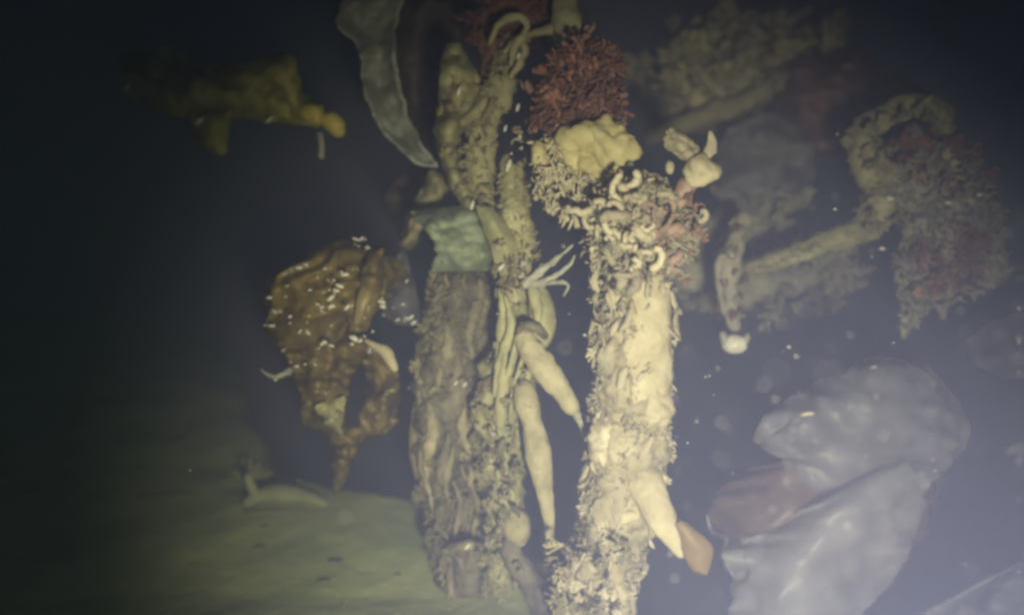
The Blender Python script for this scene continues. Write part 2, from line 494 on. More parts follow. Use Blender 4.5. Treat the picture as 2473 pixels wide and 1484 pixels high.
# ------------------------------------------------------------------ seabed: one sheet, a silty ledge that drops away on the right
def seabed_z(x, y):
    ex = np.interp(y, [0.0, 0.7, 1.1, 1.22, 1.35, 1.47, 1.53, 1.60, 1.9, 2.4, 6.0, 20.0], [0.45, 0.28, 0.17, 0.13, -0.03, -0.14, -0.27, -0.42, -0.55, -0.72, -2.4, -8.0])
    ex = ex + 0.035 * mnoise.noise(Vector((x * 5, y * 5, 3)))
    t = min(max((x - ex) / 0.11 + 0.15, 0.0), 1.0); t = t * t * (3 - 2 * t)
    z = float(np.interp(y, [-20, 1.0, 1.2, 1.5, 1.8, 2.1, 2.5, 3.0, 4.0, 20], [-.40, -.40, -.388, -.315, -.252, -.205, -.165, -.14, -.12, 0.0]))      # the silt banks up away from the camera
    z += 0.008 * fbm((x * 2.6, y * 2.6, 1.5)) + 0.004 * fbm((x * 13, y * 13, 4.5))
    low = -1.35 + 0.10 * fbm((x * 0.9, y * 0.9, 7.5)) + 0.02 * fbm((x * 6, y * 6, 2))
    return z * (1 - t) + low * t

def axis(lo, hi, fine0, fine1, step):
    a = [*np.arange(fine0, fine1, step)]
    s = step; v = a[-1]
    while v < hi: s *= 1.16; v += s; a.append(min(v, hi))
    s = step; v = a[0]
    while v > lo: s *= 1.16; v -= s; a.insert(0, max(v, lo))
    return np.array(a)
gx = axis(-20, 20, -1.5, 0.5, 0.011); gy = axis(-20, 20, 0.75, 2.6, 0.011)
V = [(x, y, seabed_z(x, y)) for y in gy for x in gx]
nx = len(gx)
F = [(j * nx + i, j * nx + i + 1, (j + 1) * nx + i + 1, (j + 1) * nx + i) for j in range(len(gy) - 1) for i in range(nx - 1)]
o = bpy.data.objects.new('seabed', mesh_of('seabed', V, F, M['sand'])); C.objects.link(o); o['kind'] = 'structure'
tag(o, 'olive silty sea floor ending in a ledge', None)

# water full of fine silt
hb = [(x, y, z) for z in (-2.6, 1.0) for (x, y) in ((-21, -21), (21, -21), (21, 21), (-21, 21))]
hf = [(3, 2, 1, 0), (4, 5, 6, 7), (0, 1, 5, 4), (1, 2, 6, 5), (2, 3, 7, 6), (3, 0, 4, 7)]
hm = bpy.data.materials.new('silty_water'); hm.use_nodes = True
hn = hm.node_tree.nodes; hn.remove(hn['Principled BSDF'])
pv = hn.new('ShaderNodeVolumePrincipled')
pv.inputs['Color'].default_value = (0.49, 0.535, 1.0, 1)
pv.inputs["Density"].default_value = 0.32
pv.inputs['Absorption Color'].default_value = (0.45, 0.45, 0.0, 1)
pv.inputs['Anisotropy'].default_value = 0.0
hm.node_tree.links.new(pv.outputs['Volume'], hn['Material Output'].inputs['Volume'])
haze = bpy.data.objects.new('haze', mesh_of('haze', hb, hf, hm, False)); C.objects.link(haze)
haze['kind'] = 'stuff'; haze['label'] = 'blue grey silty water lit by the torch'

# ------------------------------------------------------------------ A: the bright encrusted stalk
def stalk_A():
    d = 1.0
    th = thing('kelp_stalk', P(1420, 1560, d), 'brightly lit thick cream crusted kelp stalk with curly tufted top', 'kelp stalk')
    path = [(1540, 440, d + .02), (1536, 560, d), (1530, 700, d), (1528, 900, d), (1520, 1060, d), (1500, 1200, d), (1470, 1320, d), (1440, 1440, d - .005), (1405, 1600, d - .01)]
    part('stem', *tube(path, [62, 92, 92, 94, 90, 88, 82, 84, 92], 190, 72, rough=0.16, freq=32, fine=0.10, ffreq=95), M['cream_crust'], th)
    ctr = catmull(path, 120)
    # pale flakes and scales along the whole stem
    for k in range(130):
        c = ctr[random.randrange(16, 114)]
        a = random.uniform(-1.75, 1.75)
        r = 93 * K * d
        n = np.array([math.sin(a), -math.cos(a), random.uniform(-.2, .3)])
        p = P(c[0], c[1], c[2]) + n * r * np.array([1, 1, 0]) * random.uniform(0.96, 1.09)
        q = aim(np.array([n[0] * .2 + random.gauss(0, .35), n[1] * .2, random.choice([-1, -1, 1])]), 0) @ Quaternion((0, 0, 1), random.uniform(-1, 1))
        s = random.choice([random.uniform(6, 14), random.uniform(10, 26)]) * K
        inst('flake', random.choice(FLAKE), th, p, q, (s, s, s * random.uniform(.9, 1.6)))
    for k in range(210):      # soft ragged growth of many sizes
        c = ctr[random.randrange(20, 116)]; a = random.choice([random.uniform(-1.7, 1.7), random.gauss(-1.3, .35)])
        p = P(c[0], c[1], c[2]) + np.array([math.sin(a), -math.cos(a), 0]) * 90 * K * d * random.uniform(.94, 1.02)
        inst('fuzz', random.choice(FFUZZ), th, p, aim(rdir(math.sin(a) * .7, -math.cos(a) * .7, random.choice([-.8, .3]), .5)), random.choice([random.uniform(12, 24), random.uniform(18, 40)]) * K)
    # smooth cream sponge sheath on the upper right side, smaller crusts lower down
    rad = [62, 92, 92, 94, 90, 88, 82, 84, 92]
    part('sponge_crust', *shell(path, rad, .17, .46, -.45, 1.5, 70, 34, 1.05, .10, 26, 2), M['cream'], th, 'smooth pale yellow sponge coat')
    for i, (u0, u1, a0, a1, mt) in enumerate(((.40, .50, .1, 1.3, 'cream'), (.30, .44, -1.2, -.5, 'cream_crust'), (.52, .60, -.3, .6, 'cream_crust'), (.47, .58, -1.3, -.6, 'pale_flake'), (.58, .68, .2, 1.3, 'cream'), (.62, .70, -.9, 0, 'cream_crust'), (.74, .84, -1.2, -.3, 'pale_flake'))):
        part('crust_patch', *shell(path, rad, u0, u1, a0, a1, 30, 22, 1.04, .2, 40, i * 3.3 + 5), M[mt], th)
    part('fine_crust', *fuzz_mass(stalk_pts(path, rad, 1500, u0=.16), (9 * K, 20 * K)), M['fuzz'], th, None, 'stuff')
    # curly worm-like tufts at the top
    poly = [(1450, 470), (1490, 440), (1560, 430), (1610, 465), (1640, 500), (1690, 520), (1680, 600), (1640, 640), (1590, 660), (1500, 670), (1440, 640), (1410, 590), (1425, 540), (1420, 490)]
    for (x, y) in in_poly(poly, 125, 3):
        nx_ = (x - 1530) / 115.0
        dd = d - 0.085 * math.sqrt(max(0.05, 1 - min(1, nx_ * nx_))) + random.uniform(-.012, .02)
        pink = x > 1570 and random.random() < 0.5
        inst('curl', random.choice(CURLP if pink else CURL), th, P(x, y, dd), aim(rdir(nx_ * .8, -0.5, 0.1)), random.choice([random.uniform(16, 34), random.uniform(30, 60), random.uniform(50, 96)]) * K)
    part('tuft_mass', *lump(1545, 545, d, 104, 125, 84, .22, 32, 4, 0, 60, 44), M['cream_crust'], th)
    tp = []
    for (x, y) in in_poly(poly, 520, 8):
        n_ = np.array([(x - 1535) / 115, -.8, -(y - 545) / 160]); n_ /= np.linalg.norm(n_)
        tp.append((P(x, y, d - .07 * math.sqrt(max(.05, 1 - min(1, ((x - 1540) / 120) ** 2)))), n_))
    part('fine_tuft', *fuzz_mass(tp, (12 * K, 34 * K)), M['fuzz'], th, None, 'stuff')
    # pink weed on the right of the tuft
    for (x, y) in in_poly([(1590, 470), (1680, 470), (1695, 560), (1650, 680), (1600, 660), (1590, 600)], 30, 5):
        inst('pink_weed', random.choice(FROSE), th, P(x, y, d - random.uniform(-.02, .05)), aim(rdir(.5, -.4, .1)), random.uniform(28, 48) * K)
    # little tufts on the left flank
    for k in range(26):
        y = random.uniform(660, 1250); x = np.interp(y, [660, 900, 1060, 1250], [1432, 1436, 1434, 1412]) + random.gauss(2, 6)
        inst('flake', random.choice(FLAKE), th, P(x, y, d - .01 + random.uniform(-.03, .03)), aim((-.35 + random.gauss(0, .25), random.gauss(-.2, .3), random.choice([1, -1])), 0), random.uniform(8, 17) * K)
    # the finger that points down to the right, and its tan tip
    fg = part('finger', *tube([(1536, 1120, d + .005), (1556, 1165, d - .035), (1586, 1228, d - .056), (1620, 1288, d - .066), (1650, 1344, d - .066)], [40, 50, 34, 25, 15], 70, 34, rough=.2, freq=18, fine=.06, ffreq=90, seed=3, flat=.75), M['cream'], th, 'smooth cream finger pointing down to the right')
    part('finger_tip', *strip([(1630, 1262), (1645, 1300), (1658, 1345), (1672, 1372)], [(1645, 1258), (1680, 1286), (1716, 1322), (1704, 1384)], d - .07, 26, 12, bulge=.008, edge=3, thick=.007), M['tan_blade'], fg, 'tan brown blade at the end of the cream finger')
    part('crust_lip', *tube([(1466, 1290, d - .03), (1492, 1256, d - .038), (1530, 1245, d - .038), (1560, 1262, d - .02)], [10, 17, 17, 10], 30, 16, rough=.2, freq=50, seed=4), M['cream'], th, 'pale curled lip of crust')
    part('crust_lip', *tube([(1395, 1420, d - .03), (1410, 1378, d - .036), (1450, 1366, d - .04), (1486, 1388, d - .03)], [10, 18, 18, 10], 30, 16, rough=.25, freq=50, seed=6), M['cream_crust'], th)
    # ragged skirt of growth low on the left
    for (x, y) in in_poly([(1340, 1350), (1390, 1250), (1430, 1300), (1540, 1290), (1540, 1360), (1500, 1470), (1340, 1470)], 46, 9):
        inst('fuzz', random.choice(FFUZZ + FOFUZZ), th, P(x, y, d - .075 + random.uniform(-.01, .03)), aim(rdir(-.2, -.4, -.4)), random.uniform(26, 52) * K)
    return th
stalk_A()

# ------------------------------------------------------------------ B: the little bud with a cream cup
def bud():
    d = 0.97
    th = thing('bud', P(1650, 480, d), 'small cream cup shaped bud with pink stem and two petals', 'sea squirt')
    part('stem', *tube([(1635, 505, d + .01), (1648, 465, d), (1668, 430, d)], [15, 24, 26], 24, 18, rough=.15, freq=60), M['pink'], th)
    part('cup', *lump(1690, 412, d - .012, 46, 38, 36, .3, 40, 1.2, .45), M['cream'], th)
    part('petal', *strip([(1612, 312), (1604, 346), (1630, 372), (1660, 388)], [(1620, 310), (1660, 332), (1684, 358), (1680, 388)], d, 26, 14, bulge=.012, wav=.012, wfreq=30, edge=6, efreq=.06, thick=.005), M['pale_flake'], th, 'tan petal on the left')
    part('petal', *tube([(1702, 384, d), (1718, 352, d - .006), (1714, 316, d - .01)], [10, 15, 6], 22, 14, flat=.5, rough=.3, freq=60), M['pale_flake'], th, 'white upright petal on the right')
    part('speck', *lump(1617, 405, d - .02, 11, 16, 9, .2, 60, 3), M['pale_flake'], th)
bud()

# ------------------------------------------------------------------ C: hanging stalk with red weed and cream sponge
def stalk_C():
    d = 1.1
    th = thing('weedy_stalk', P(1430, 520, d), 'stalk smothered in bright red weed above a cream sponge', 'kelp stalk')
    part('stem', *tube([(1362, -60, d + .02), (1362, 20, d + .01), (1372, 70, d), (1398, 170, d), (1405, 300, d), (1408, 420, d), (1440, 510, d - .02)], [24, 23, 28, 50, 60, 45, 22], 90, 26, rough=.2, freq=26), M['olive'], th)
    part('side_branch', *tube([(1365, 58, d), (1330, 72, d + .005), (1285, 82, d + .015), (1262, 100, d + .02)], [16, 13, 11, 6], 30, 14, rough=.2, freq=40), M['olive'], th)
    cx, cy = 1400, 190
    for (x, y) in in_poly([(1365, 128), (1400, 92), (1440, 118), (1478, 140), (1470, 200), (1498, 250), (1470, 320), (1400, 300), (1350, 335), (1305, 300), (1318, 220), (1345, 170)], 90, 11):
        nx_ = (x - cx) / 120; nz = -(y - cy) / 120
        dd = d - 0.075 * math.sqrt(max(.03, 1 - min(1, nx_ ** 2))) + random.uniform(-.015, .03)
        rose = random.random() < (0.2 if y < 190 else 0.45)
        inst('red_frond', random.choice(FROSE if rose else FRED), th, P(x, y, dd), aim(rdir(nx_ * .7, -.5, -.25 if random.random() < .6 else .5, .7)), random.choice([random.uniform(16, 34), random.uniform(30, 56), random.uniform(50, 84)]) * K * d)
    part('weed_mass', *lump(1402, 205, d, 92, 104, 60, .35, 22, 4, 0, 50, 36), M['dark_red'], th)
    for i, a in enumerate([(1474, 345, 68, 58), (1415, 340, 60, 44), (1440, 392, 48, 44), (1392, 385, 36, 36), (1305, 375, 27, 36), (1345, 352, 34, 24), (1500, 388, 34, 26), (1410, 425, 26, 34), (1375, 430, 22, 30), (1450, 430, 26, 22), (1335, 395, 22, 26), (1380, 345, 30, 30)]):
        part('sponge', *lump(a[0], a[1], d - .105 + .006 * i, a[2], a[3], (a[2] + a[3]) * .42, .5, 30, i * 2.3), M['sponge'], th)
    tp = [(P(x, y, d - .07 + random.uniform(-.03, .03)), np.array([0, -.6, -.6])) for (x, y) in in_poly([(1285, 350), (1330, 320), (1380, 390), (1470, 420), (1520, 400), (1500, 450), (1440, 490), (1390, 530), (1330, 500), (1295, 450)], 420, 14)]
    part('fine_tuft', *fuzz_mass(tp, (14 * K, 40 * K), -.6), M['fuzz'], th, None, 'stuff')
    tp = [(P(x, y, d - .075 + random.uniform(-.02, .03)), np.array([(x - 1400) / 150, -.6, -.1])) for (x, y) in in_poly([(1350, 110), (1400, 85), (1490, 125), (1505, 250), (1470, 310), (1330, 320), (1285, 300), (1310, 200)], 800, 17)]
    part('fine_weed', *fuzz_mass(tp, (10 * K, 28 * K), -.6), M['red_frond'], th, None, 'stuff')
    for (x, y) in in_poly([(1290, 400), (1440, 420), (1440, 480), (1400, 520), (1340, 505), (1300, 460)], 60, 13):
        inst('curl', random.choice(CURL + FROSE[:1]), th, P(x, y, d - .05 + random.uniform(-.02, .04)), aim(rdir(0, -.3, -.9, .6)), random.uniform(24, 48) * K * d)
    for (x, y) in in_poly([(1245, 300), (1290, 280), (1300, 340), (1260, 400), (1240, 370)], 26, 15):
        inst('curl', random.choice(CURL + FROSE), th, P(x, y, d + random.uniform(-.03, .03)), aim(rdir(-.4, -.3, -.2)), random.uniform(18, 34) * K * d)
stalk_C()

# ------------------------------------------------------------------ E: forked olive stalk with the red-brown weed at its head
def stalk_E():
    d = 1.16
    th = thing('forked_stalk', P(1230, 660, d), 'forked olive kelp stalk rising to red brown weed at picture top', 'kelp stalk')
    part('left_branch', *strip([(1082, 108), (1064, 190), (1056, 290), (1062, 370), (1092, 450), (1150, 550), (1205, 660)], [(1108, 106), (1148, 190), (1146, 262), (1114, 315), (1104, 380), (1132, 452), (1172, 525), (1232, 645)], d, 110, 20, bulge=.035, wav=.035, wfreq=14, edge=9, efreq=.03, thick=.008), M['olive'], th)
    part('branch', *tube([(1212, 640, d - .02), (1172, 520, d - .02), (1160, 420, d - .02), (1162, 330, d - .02), (1190, 250, d - .01), (1218, 170, d), (1245, 90, d)], [26, 26, 22, 25, 36, 30, 26], 90, 24, rough=.34, freq=22, fine=.16, ffreq=70, seed=5, flat=.7), M['olive'], th)
    part('fine_crust', *fuzz_mass(stalk_pts([(1212, 640, d - .02), (1172, 520, d - .02), (1160, 420, d - .02), (1162, 330, d - .02), (1190, 250, d - .01), (1218, 170, d), (1245, 90, d)], [26, 26, 22, 25, 36, 30, 26], 500) + stalk_pts([(1262, 640, d - .05), (1246, 540, d - .05), (1238, 460, d - .05), (1236, 395, d - .04)], [42, 34, 30, 22], 400), (8 * K, 20 * K)), M['fuzz_olive'], th, None, 'stuff')
    part('cross_branch', *tube([(1108, 300, d - .02), (1140, 280, d - .025), (1185, 240, d - .02)], [12, 15, 18], 20, 14, rough=.2, freq=30), M['olive'], th)
    part('right_branch', *tube([(1262, 640, d - .05), (1246, 540, d - .05), (1238, 460, d - .05), (1236, 395, d - .04)], [42, 34, 30, 22], 70, 26, rough=.36, freq=24, fine=.2, ffreq=80, seed=2), M['lime'], th)
    part('lower_branch', *strip([(1040, 410), (1012, 480), (990, 540), (962, 600)], [(1090, 430), (1062, 490), (1030, 540), (985, 605)], d + .08, 40, 16, bulge=.02, wav=.05, edge=9, thick=.005), M['far_olive'], th)
    for i, (x, y, s) in enumerate([(1108, 220, 12), (1252, 135, 9), (1228, 400, 16), (1246, 470, 12), (1140, 495, 12), (1220, 310, 9), (1250, 260, 10), (1255, 330, 11)]):
        inst('bead_glint', BEAD_GLINT, th, P(x, y, d - .055), aim((.3, 0, 1), 0), (s * .55 * K * d, s * .4 * K * d, s * K * d))
    for k in range(44):
        y = random.uniform(120, 640); x = np.interp(y, [100, 250, 330, 640], [1235, 1190, 1162, 1225]) + random.gauss(0, 12) if k % 2 else np.interp(y, [390, 640], [1238, 1262]) + random.gauss(0, 16)
        if not k % 2 and y < 390: continue
        z = random.uniform(8, 18) * K * d
        inst('nodule', random.choice(FLAKED), th, P(x, y, d - .045 + random.uniform(-.01, .03)), aim(rdir(0, -.4, .4)), (z, z, z * 1.4))
    for k in range(110):
        t = random.random(); w = k % 3
        if w == 0: y = 110 + 530 * t; x = np.interp(y, [110, 200, 300, 400, 640], [1095, 1105, 1088, 1100, 1232]) + random.uniform(-26, 22)
        elif w == 1: y = 90 + 550 * t; x = np.interp(y, [90, 250, 330, 520, 640], [1245, 1190, 1162, 1172, 1212]) + random.uniform(-14, 14)
        else: y = 395 + 250 * t; x = np.interp(y, [395, 640], [1238, 1262]) + random.uniform(-22, 22)
        inst('fuzz', random.choice(FOFUZZ), th, P(x, y, d - .03 + random.uniform(-.03, .02)), aim(rdir(0, -.4, .2)), random.uniform(12, 26) * K * d)
    # weed at the head
    for (x, y) in in_poly([(1165, -30), (1330, -30), (1330, 60), (1280, 90), (1250, 180), (1170, 160), (1150, 60)], 70, 21):
        inst('dark_red_frond', random.choice(FDARK), th, P(x, y, d + .03 + random.uniform(-.03, .03)), aim(rdir(0, -.4, .2)), random.uniform(40, 80) * K * d)
    part('loop', *tube([(1180, 110, d - .03), (1205, 60, d - .05), (1250, 42, d - .05), (1272, 70, d - .05), (1245, 110, d - .05), (1230, 160, d - .03)], [6, 9, 11, 9, 10, 7], 60, 16, rough=.6, freq=34, fine=.3), M['far_olive'], th, 'tan loop among the red brown weed')
    part('loop', *tube([(1215, 130, d - .03), (1250, 100, d - .045), (1268, 130, d - .04), (1232, 190, d - .03)], [6, 9, 9, 6], 50, 16, rough=.6, freq=34, fine=.3, seed=4), M['far_olive'], th)
    part('weed_blade', *strip([(1160, -40), (1175, 40), (1165, 120), (1160, 190)], [(1340, -40), (1325, 40), (1250, 90), (1215, 190)], d + .05, 30, 14, bulge=.03, wav=.03, edge=8, thick=.004), M['dark_red'], th, 'dark red brown blade')
stalk_E()

# ------------------------------------------------------------------ F: the broad dark stalk standing on the ledge
def stalk_F():
    d = 1.22
    th = thing('bark_stalk', P(1125, 1425, d), 'broad dark bark like stalk standing on the silty ledge', 'kelp stalk')
    path = [(1128, 640, d), (1122, 720, d), (1114, 820, d), (1108, 940, d), (1106, 1060, d), (1112, 1180, d), (1122, 1310, d), (1130, 1440, d + .01)]
    part('stem', *tube(path, [78, 84, 88, 96, 102, 98, 88, 66], 170, 84, rough=.20, freq=16, fine=.16, ffreq=60, ridges=.05, nridge=7), M['bark'], th)
    ctr = catmull(path, 100); rr = np.interp(np.arange(100), np.linspace(0, 99, 8), [78, 84, 88, 96, 102, 98, 88, 66])
    for k in range(22):       # long pale strands that run down the stem
        a = random.uniform(-1.6, 1.6); i0 = random.randrange(2, 66); ln = random.randrange(14, 32); pts = []
        ph = random.uniform(0, 6)
        for i in range(i0, min(i0 + ln, 99), 4):
            aa = a + .12 * math.sin(i * .25 + ph)
            pts.append((ctr[i][0] + math.sin(aa) * rr[i] * 1.05, ctr[i][1], d - math.cos(aa) * rr[i] * K * d * 1.08))
        if len(pts) > 2:
            w = random.uniform(6, 19)
            part('strand', *tube(pts, [w * .4, w, w * 1.1, w * .7, w * .3], 34, 10, rough=.5, freq=45, fine=.2, seed=k, flat=.6), M['bark_strand'], th)
    for k in range(70):
        i = random.randrange(4, 97); a = random.uniform(-1.7, 1.7)
        p = P(ctr[i][0] + math.sin(a) * rr[i], ctr[i][1], d - math.cos(a) * rr[i] * K * d)
        s = random.uniform(8, 20) * K * d
        inst('bark_flake', random.choice(FLAKED), th, p, aim((random.gauss(math.sin(a) * .3, .3), -.3, random.choice([1, -1])), 0), (s, s, s * 1.6))
    for k in range(60):
        i = random.randrange(4, 97); a = random.uniform(-1.7, 1.7)
        inst('fuzz', random.choice(FOFUZZ), th, P(ctr[i][0] + math.sin(a) * rr[i], ctr[i][1], d - math.cos(a) * rr[i] * K * d), aim(rdir(math.sin(a) * .6, -.5, random.choice([.8, -.8]), .4)), random.uniform(14, 40) * K * d)
    part('fine_crust', *fuzz_mass(stalk_pts(path, [78, 84, 88, 96, 102, 98, 88, 66], 1700), (10 * K, 26 * K)), M['fuzz_olive'], th, None, 'stuff')
    part('cap_blade', *strip([(988, 512, .03), (1026, 552), (1052, 592), (1050, 622), (1044, 655, .01)], [(1178, 488, .04), (1160, 545), (1186, 590), (1196, 625), (1178, 652, .02)], d - .10, 50, 30, bulge=.035, wav=.03, wfreq=12, edge=12, efreq=.04, thick=.004), M['teal'], th, 'pale teal torn blade draped over the stalk top')
    part('cap_side', *strip([(1150, 496), (1165, 545), (1185, 600), (1196, 640)], [(1185, 500), (1235, 560), (1255, 610), (1250, 650)], d - .125, 30, 14, bulge=.02, wav=.01, edge=4, thick=.004), M['lime'], th, 'yellow green flap beside the teal blade')
    for i, (x, y, s) in enumerate([(1210, 645, 13), (1128, 1318, 12), (1100, 925, 8), (1122, 928, 9), (1195, 988, 6)]):
        inst('bead_glint', BEAD_GLINT, th, P(x, y, d - .14 if y < 700 else d - .125), aim((.6, 0, .6), 0), (s * .8 * K, s * .5 * K, s * K))
    part('ring_fold', *tube([(1085, 1330, d - .10), (1110, 1318, d - .115), (1150, 1318, d - .115), (1178, 1330, d - .09)], [7, 13, 13, 7], 24, 12, rough=.3, freq=50), M['bark_strand'], th)
stalk_F()

# ------------------------------------------------------------------ G: yellow green stalk leaning on it, with two fingers and a pale claw
def stalk_G():
    d = 1.1
    th = thing('lime_stalk', P(1205, 1440, d + .03), 'yellow green lumpy stalk with two hanging fingers and pale claw', 'kelp stalk')
    part('stem', *tube([(1262, 560, d + .02), (1244, 640, d), (1246, 720, d), (1256, 790, d), (1236, 870, d + .01), (1212, 960, d + .02), (1206, 1100, d + .03), (1216, 1240, d + .04), (1205, 1440, d + .05)],
         [20, 44, 58, 66, 52, 40, 30, 34, 30], 130, 48, rough=.34, freq=22, fine=.2, ffreq=70), M['lime'], th)
    part('fine_crust', *fuzz_mass(stalk_pts([(1262, 560, d + .02), (1244, 640, d), (1246, 720, d), (1256, 790, d), (1236, 870, d + .01), (1212, 960, d + .02), (1206, 1100, d + .03), (1216, 1240, d + .04), (1205, 1440, d + .05)], [20, 44, 58, 66, 52, 40, 30, 34, 30], 1100), (9 * K, 22 * K)), M['fuzz_olive'], th, None, 'stuff')
    part('bulge', *tube([(1290, 690, d - .02), (1305, 740, d - .03), (1308, 800, d - .03), (1285, 840, d - .02)], [22, 34, 34, 24], 40, 28, rough=.15, freq=30), M['lime'], th)
    part('hollow_rim', *tube([(1250, 800, d - .06), (1268, 786, d - .075), (1300, 795, d - .07), (1318, 815, d - .05)], [8, 11, 12, 8], 30, 12, rough=.3, freq=50), M['bark_strand'], th)
    part('finger', *tube([(1255, 800, d - .05), (1290, 856, d - .06), (1335, 915, d - .06), (1372, 968, d - .06), (1392, 1000, d - .06)], [24, 33, 31, 29, 26, 19], 70, 30, rough=.22, freq=16, fine=.14, ffreq=70, seed=2, flat=.8), M['finger'], th, 'upper finger slanting down to the right')
    part('filament', *tube([(1388, 992, d - .06), (1402, 1022, d - .06), (1410, 1058, d - .06)], [12, 7, 3], 20, 10, rough=.2, freq=60), M['white_claw'], th)
    part('finger', *tube([(1262, 918, d - .04), (1274, 980, d - .05), (1292, 1060, d - .05), (1308, 1150, d - .05), (1322, 1230, d - .045), (1326, 1300, d - .04), (1316, 1345, d - .04)], [22, 29, 26, 32, 23, 13, 5], 90, 30, rough=.14, freq=15, fine=.12, ffreq=70, seed=7, flat=.8), M['finger'], th, 'lower finger hanging almost straight down')
    for pts, w in (([(1262, 692, d - .05), (1310, 650, d - .06), (1350, 620, d - .07), (1384, 590, d - .07)], 11), ([(1280, 690, d - .05), (1330, 672, d - .06), (1375, 640, d - .07), (1388, 615, d - .07)], 8), ([(1300, 690, d - .05), (1350, 680, d - .07), (1372, 690, d - .07), (1360, 716, d - .07)], 6)):
        part('claw', *tube(pts, [w, w * .8, w * .9, w * .3], 40, 14, rough=.6, freq=45, fine=.3, seed=w), M['white_claw'], th)
    for k in range(44):
        y = random.uniform(600, 1400); x = np.interp(y, [560, 700, 800, 960, 1100, 1400], [1255, 1246, 1256, 1212, 1206, 1206]) + random.uniform(-50, 45)
        s = random.uniform(7, 16) * K * d
        inst('nodule', random.choice(FLAKED), th, P(x, y, d - .045 + random.uniform(-.01, .03)), aim(rdir(0, -.4, .5)), (s, s, s * 1.3))
    for k in range(16):       # pale strands that run down the stem
        y0 = random.uniform(600, 1150); ln = random.uniform(120, 260); off = random.uniform(-48, 48); w = random.uniform(6, 15); pts = []
        for t in (0, .33, .66, 1):
            y = y0 + ln * t; f = float(np.interp(y, [560, 700, 800, 960, 1100, 1420], [.4, 1, 1.1, .7, .5, .5]))
            x = float(np.interp(y, [560, 700, 800, 960, 1100, 1400], [1255, 1248, 1258, 1212, 1206, 1206])) + off * f + random.gauss(0, 5)
            pts.append((x, y, d - .055 * f * math.sqrt(max(.1, 1 - (off / 62) ** 2)) + float(np.interp(y, [900, 1400], [0, .045]))))
        part('strand', *tube(pts, [w * .3, w, w, w * .3], 36, 12, rough=.5, freq=30, fine=.2, seed=k * 1.7, flat=.7), M['lime'], th)
    for k in range(70):
        y = random.uniform(580, 1420); x = np.interp(y, [560, 700, 800, 960, 1100, 1400], [1255, 1250, 1266, 1216, 1206, 1206]) + random.uniform(-60, 55)
        inst('fuzz', random.choice(FOFUZZ + FFUZZ[:1]), th, P(x, y, d - .04 + random.uniform(-.02, .03)), aim(rdir(0, -.4, .1)), random.uniform(14, 36) * K * d)
    part('foot_lobe', *tube([(1238, 1225, d + .01), (1248, 1270, d), (1244, 1318, d + .01)], [18, 32, 20], 30, 22, rough=.2, freq=18, fine=.1), M['finger'], th)
    part('root', *tube([(1220, 1300, d), (1260, 1370, d - .01), (1310, 1440, d - .03), (1350, 1520, d - .05)], [24, 30, 36, 40], 40, 20, rough=.3, freq=24), M['bark'], th)
    part('root', *tube([(1300, 1350, d), (1330, 1420, d - .01), (1375, 1500, d - .03)], [16, 24, 34], 30, 20, rough=.3, freq=24, seed=3), M['bark'], th)
stalk_G()

# ------------------------------------------------------------------ H: long grey blade and brown blade behind it
th = thing('grey_kelp', P(1048, 405, 1.22), 'long narrow grey kelp blade tapering to a point', 'kelp blade')
part('blade', *strip([(850, -60), (812, 58), (864, 112), (882, 230), (935, 330), (1000, 388), (1048, 402)], [(1000, -60), (962, 40), (952, 120), (964, 200), (985, 280), (1020, 350), (1054, 404)], 1.22, 90, 20, bulge=-.02, wav=.03, edge=6, thick=.004,
     extra=lambda u, v: -.03 * abs(v - .45)), M['grey_blade'], th)
o = thing('brown_kelp', P(1000, 420, 1.5), 'wide dark brown kelp blade behind the long grey one', 'kelp blade')
part('blade', *strip([(935, -60), (945, 60), (960, 170), (985, 280), (1010, 380), (960, 430), (925, 480)], [(1150, -60), (1130, 40), (1085, 120), (1062, 220), (1050, 320), (1045, 420), (985, 600)], 1.5, 60, 20, bulge=.05, wav=.05, edge=6, thick=.004), M['brown_blade'], o)

# ------------------------------------------------------------------ I: drifting yellow kelp piece on the far left
def yellow():
    d = 1.32
    th = thing('yellow_kelp', P(520, 250, d), 'drifting yellow green kelp piece with bright yellow floats', 'kelp')
    part('blade', *strip([(285, 130), (400, 120), (500, 150), (600, 150), (700, 138), (735, 230), (780, 265)], [(310, 230), (400, 265), (470, 290), (560, 285), (640, 290), (700, 298), (770, 305)], d, 90, 26, bulge=.05, wav=.07, wfreq=9, edge=10, ruff=.02, thick=.005), M['yellow_kelp'], th)
    part('lobe', *strip([(455, 280), (470, 320), (490, 350), (515, 372)], [(560, 270), (552, 310), (548, 345), (545, 372)], d - .02, 30, 12, bulge=.02, wav=.02, edge=4, thick=.004), M['yellow_kelp'], th, 'lower hanging lobe')
    part('fold', *strip([(400, 170), (500, 190), (600, 215), (700, 250)], [(410, 225), (500, 250), (600, 255), (700, 290)], d - .05, 40, 14, bulge=.02, wav=.03, edge=6, thick=.004), M['yellow_kelp'], th)
    part('float', *lump(752, 274, d - .03, 34, 20, 18, .4, 24, 1, -.5), M['yellow_bulb'], th)
    part('float', *lump(804, 302, d - .03, 40, 22, 18, .4, 24, 3, -.6), M['yellow_bulb'], th)
    part('stalk', *tube([(770, 320, d - .04), (776, 345, d - .045), (776, 385, d - .045)], [8, 7, 9], 20, 10), M['white_claw'], th)
    for (x, y, s) in ((306, 212, 8), (650, 290, 8), (600, 225, 8), (482, 292, 9)):
        inst('bead_glint', BEAD_GLINT, th, P(x, y, d - .08), aim((.6, 0, .6), 0), (s * .7 * K * d, s * .5 * K * d, s * 1.3 * K * d))
yellow()

